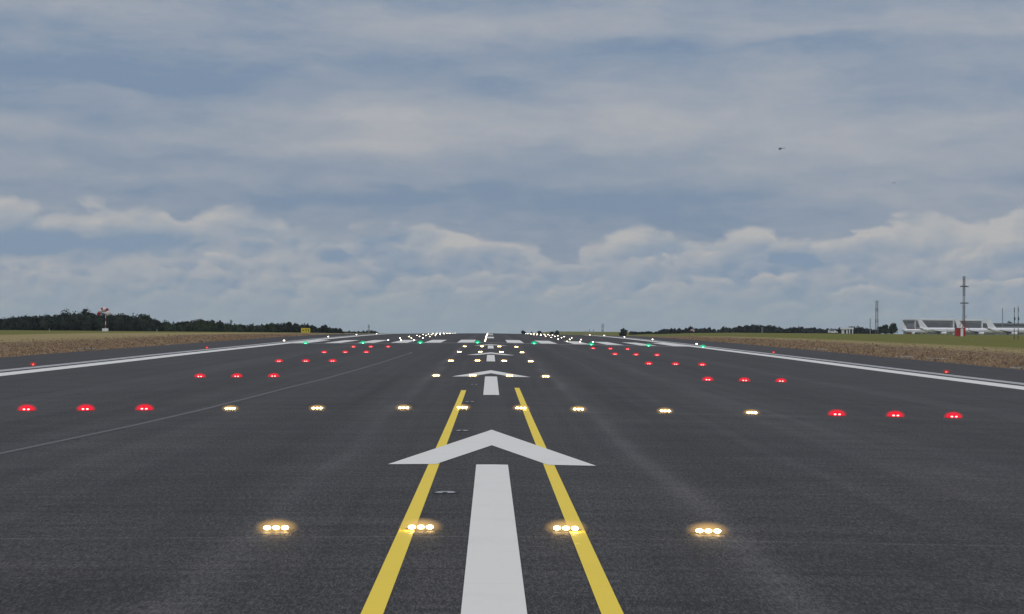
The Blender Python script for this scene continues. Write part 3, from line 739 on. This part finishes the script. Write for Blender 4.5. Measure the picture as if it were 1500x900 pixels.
def van(px, Z, label):
    x = at(px, Z); root = thing('parked_van', label, 'van', (x, Z, gz(x, Z)))
    bm = bmesh.new(); loft(bm, [[(px_, yy, zz) for px_, zz in ((-2.3, .35), (2.3, .35), (2.35, .95), (1.5, 1.15), (.9, 1.85), (-2.2, 1.9))] for yy in (-.9, .9)]); bmesh.ops.recalc_face_normals(bm, faces=bm.faces); link('body', bm, M['whitem'], root)
    bm = bmesh.new(); box(bm, -1.9, .7, -.93, -.905, 1.15, 1.65); link('window', bm, M['glass'], root)
    for xx in (-1.5, 1.5):
        for yy in (-.9, .7):
            bm = bmesh.new(); bar(bm, (xx, yy, .34), (xx, yy + .2, .34), .34, None, 14); link('wheel', bm, M['black'], root)
van(1221, 1000, 'low white van parked left of the white pavilion')

# ------------------------------------------------------------------ airliners
def ring(x, zc, ry, rz_, n=16): return [(x, math.cos(k * 2 * PI / n) * ry, zc + math.sin(k * 2 * PI / n) * rz_) for k in range(n)]
def wing_mesh(bm, root_le, root_c, tip_le, tip_c, th):
    rings = []
    for le, c, q in ((root_le, root_c, th), (tip_le, tip_c, th * .4)):
        le = Vector(le); rings.append([le, le + Vector((-c * .3, 0, q)), le + Vector((-c, 0, 0)), le + Vector((-c * .3, 0, -q))])
    loft(bm, rings); bmesh.ops.recalc_face_normals(bm, faces=bm.faces)
def make_airliner():
    root = thing('airliner', None, 'airliner', (0, 0, 0))
    st = [(15.2, 3.0, .15, .15), (14.7, 3.05, .75, .7), (13.6, 3.2, 1.3, 1.25), (12, 3.4, 1.7, 1.65), (9.5, 3.5, 1.85, 1.85), (-6, 3.5, 1.85, 1.85), (-9, 3.75, 1.55, 1.55), (-12, 4.2, .95, 1.0), (-14.6, 4.6, .3, .35)]
    bm = bmesh.new(); loft(bm, [ring(*s) for s in st]); bmesh.ops.recalc_face_normals(bm, faces=bm.faces); fu = link('fuselage', bm, M['whitem'], root, True)
    bm = bmesh.new()
    for s in (-1, 1):
        for k in range(26):
            x = 10.6 - k * .66; box(bm, x - .14, x + .14, s * 1.80 - .05, s * 1.80 + .05, 3.75, 4.1)
    link('cabin_windows', bm, M['glass'], fu)
    bm = bmesh.new(); box(bm, 12.9, 13.55, -.95, .95, 3.95, 4.55); link('cockpit_window', bm, M['glass'], fu)
    bm = bmesh.new(); rings = [[(-8.6, -.22, 4.9), (-9.5, .22, 4.9), (-13.6, .05, 4.9), (-9.5, -.22, 4.9)], [(-14.0, -.1, 11.2), (-14.3, .1, 11.2), (-16.0, .03, 11.2), (-14.3, -.1, 11.2)]]
    rings = [[(-8.2, 0, 4.9), (-10, .24, 4.9), (-13.8, 0, 4.9), (-10, -.24, 4.9)], [(-13.6, 0, 11.4), (-14.3, .1, 11.4), (-16.0, 0, 11.4), (-14.3, -.1, 11.4)]]
    loft(bm, rings); bmesh.ops.recalc_face_normals(bm, faces=bm.faces); link('tail_fin', bm, M['whitem'], root)
    for s in (-1, 1):
        bm = bmesh.new(); wing_mesh(bm, (-11.4, s * .6, 4.7), 3.2, (-15.0, s * 6.0, 5.1), 1.3, .16); link('tailplane', bm, M['whitem'], root)
        bm = bmesh.new(); wing_mesh(bm, (3.8, s * 1.4, 2.5), 6.2, (-4.2, s * 14.5, 3.6), 1.4, .35); link('wing', bm, M['steel'], root)
        bm = bmesh.new(); loft(bm, [ring(5.4, 1.55, .95, .95), ring(5.0, 1.55, 1.05, 1.05), ring(2.6, 1.6, .95, .95), ring(1.4, 1.65, .55, .55)])
        bmesh.ops.translate(bm, vec=(0, s * 5.2, 0), verts=bm.verts); e = link('engine', bm, M['whitem'], root, True)
        bm = bmesh.new(); loft(bm, [ring(5.41, 1.55, .84, .84), ring(5.44, 1.55, .8, .8)]); bmesh.ops.translate(bm, vec=(0, s * 5.2, 0), verts=bm.verts); link('intake', bm, M['black'], e)
        bm = bmesh.new(); box(bm, 1.8, 4.4, s * 5.2 - .12, s * 5.2 + .12, 2.2, 2.9); link('pylon', bm, M['steel'], root)
        bm = bmesh.new(); bar(bm, (-1.2, s * 2.6, .5), (-1.2, s * 2.6, 2.6), .16)
        for q in (-.25, .25): bar(bm, (-1.2, s * 2.6 + q - .15, .5), (-1.2, s * 2.6 + q + .15, .5), .5, None, 12)
        link('landing_gear', bm, M['black'], root)
    bm = bmesh.new(); bar(bm, (11.2, 0, .4), (11.2, 0, 2.2), .12); bar(bm, (11.2, -.25, .4), (11.2, .25, .4), .4, None, 12); link('landing_gear', bm, M['black'], root)
    return root
proto = make_airliner()
# bearing of the tail fin, distance, heading of the nose (radians clockwise towards the camera), label
for i, (px, Z, hd, sc, label) in enumerate(((1323, 1340, -.95, .78, 'white airliner with only its tail and a little body in view, leftmost of the row'),
                                 (1348, 1250, -.42, .92, 'white airliner parked before the large grey hangar, tail beside the burgundy wall'),
                                 (1403, 1270, -.40, .92, 'white airliner parked behind the striped cabin and tall mast'),
                                 (1448, 1240, -.36, .96, 'white airliner at the right end of the row, its nose cut by the frame'))):
    o = proto if i == 0 else copy_tree(proto)
    tail = Vector((-14.5 * math.cos(hd), -14.5 * math.sin(hd), 0)) * sc
    x = at(px, Z) - tail.x; y = Z - tail.y
    o.location = (x, y, gz(at(px, Z), Z) - .6); o.rotation_euler = (0, 0, hd); o.scale = (sc, sc, sc)
    o['label'] = label; o['category'] = 'airliner'; o['group'] = 'parked airliners by the hangars'

# ------------------------------------------------------------------ haze
bm = bmesh.new(); box(bm, -2700, 2700, -90, 4050, -40, 330)
hm = bpy.data.materials.new('haze'); hm.use_nodes = True; ht = hm.node_tree; ht.nodes.clear()
ho = ht.nodes.new('ShaderNodeOutputMaterial'); hv = ht.nodes.new('ShaderNodeVolumePrincipled'); ht.links.new(hv.outputs[0], ho.inputs['Volume'])
hv.inputs['Color'].default_value = (.80, .88, 1, 1); hv.inputs['Density'].default_value = .000055
tag(link('haze', bm, hm), 'thin bluish haze over the airfield', 'haze', None, 'stuff')

# ------------------------------------------------------------------ helicopter and bird
def helicopter():
    Z = 2300; x = at(1142, Z); z = zpx(1142, 218, Z)
    root = thing('helicopter', 'small dark helicopter flying high on the right of the sky', 'helicopter', (x, Z, z), .25)
    root.scale = (.8, .8, .8)
    bm = bmesh.new(); loft(bm, [ring(-3.0, -.2, .1, .1), ring(-2.6, -.1, .7, .6), ring(-1.6, .1, 1.0, 1.1), ring(0, .2, 1.05, 1.2), ring(1.4, .35, .8, .9), ring(2.2, .6, .35, .4)]); bmesh.ops.recalc_face_normals(bm, faces=bm.faces)
    link('fuselage', bm, M['heli'], root, True)
    bm = bmesh.new(); bar(bm, (1.8, 0, .6), (6.6, 0, .9), .3, .14, 8); box(bm, 6.2, 7.0, -.06, .06, .6, 2.1); link('tail_boom', bm, M['heli'], root)
    bm = bmesh.new(); bar(bm, (0, 0, 1.3), (0, 0, 1.9), .15); 
    for a in (.3, .3 + PI / 2, .3 + PI, .3 + 1.5 * PI): 
        d = Vector((math.cos(a), math.sin(a), 0)); bar(bm, Vector((0, 0, 1.9)), d * 5.2 + Vector((0, 0, 1.85)), .09, .07, 4)
    link('rotor', bm, M['dark'], root)
    for s in (-1, 1):
        bm = bmesh.new(); bar(bm, (-2.2, s * 1.1, -1.7), (1.4, s * 1.1, -1.7), .09); bar(bm, (-1.2, s * 1.1, -1.7), (-1.2, s * .6, -.8), .07); bar(bm, (.6, s * 1.1, -1.7), (.6, s * .6, -.8), .07); link('skid', bm, M['steel'], root)
helicopter()
Z = 260; x = at(1309, Z)
bm = bmesh.new(); loft(bm, [ring(-.13, 0, .01, .01, 8), ring(-.06, 0, .035, .035, 8), ring(.06, 0, .03, .03, 8), ring(.15, 0, .03, .006, 8)]); 
for s in (-1, 1): bm.faces.new([bm.verts.new(p) for p in ((-.04, s * .02, .01), (-.06, s * .14, .07), (.0, s * .27, .03), (.05, s * .14, .05), (.05, s * .02, .01))])
b = link('bird', bm, M['bird']); b.location = (x, Z, zpx(1309, 268, Z)); b.rotation_euler = (0, .1, .9); tag(b, 'tiny dark bird in the sky, lower right of the helicopter', 'bird')

for o in list(bpy.data.objects):          # lamps that were never placed keep nothing behind
    if o.parent is None and o.type == 'EMPTY' and not o.get('label'):
        print('unplaced', o.name)
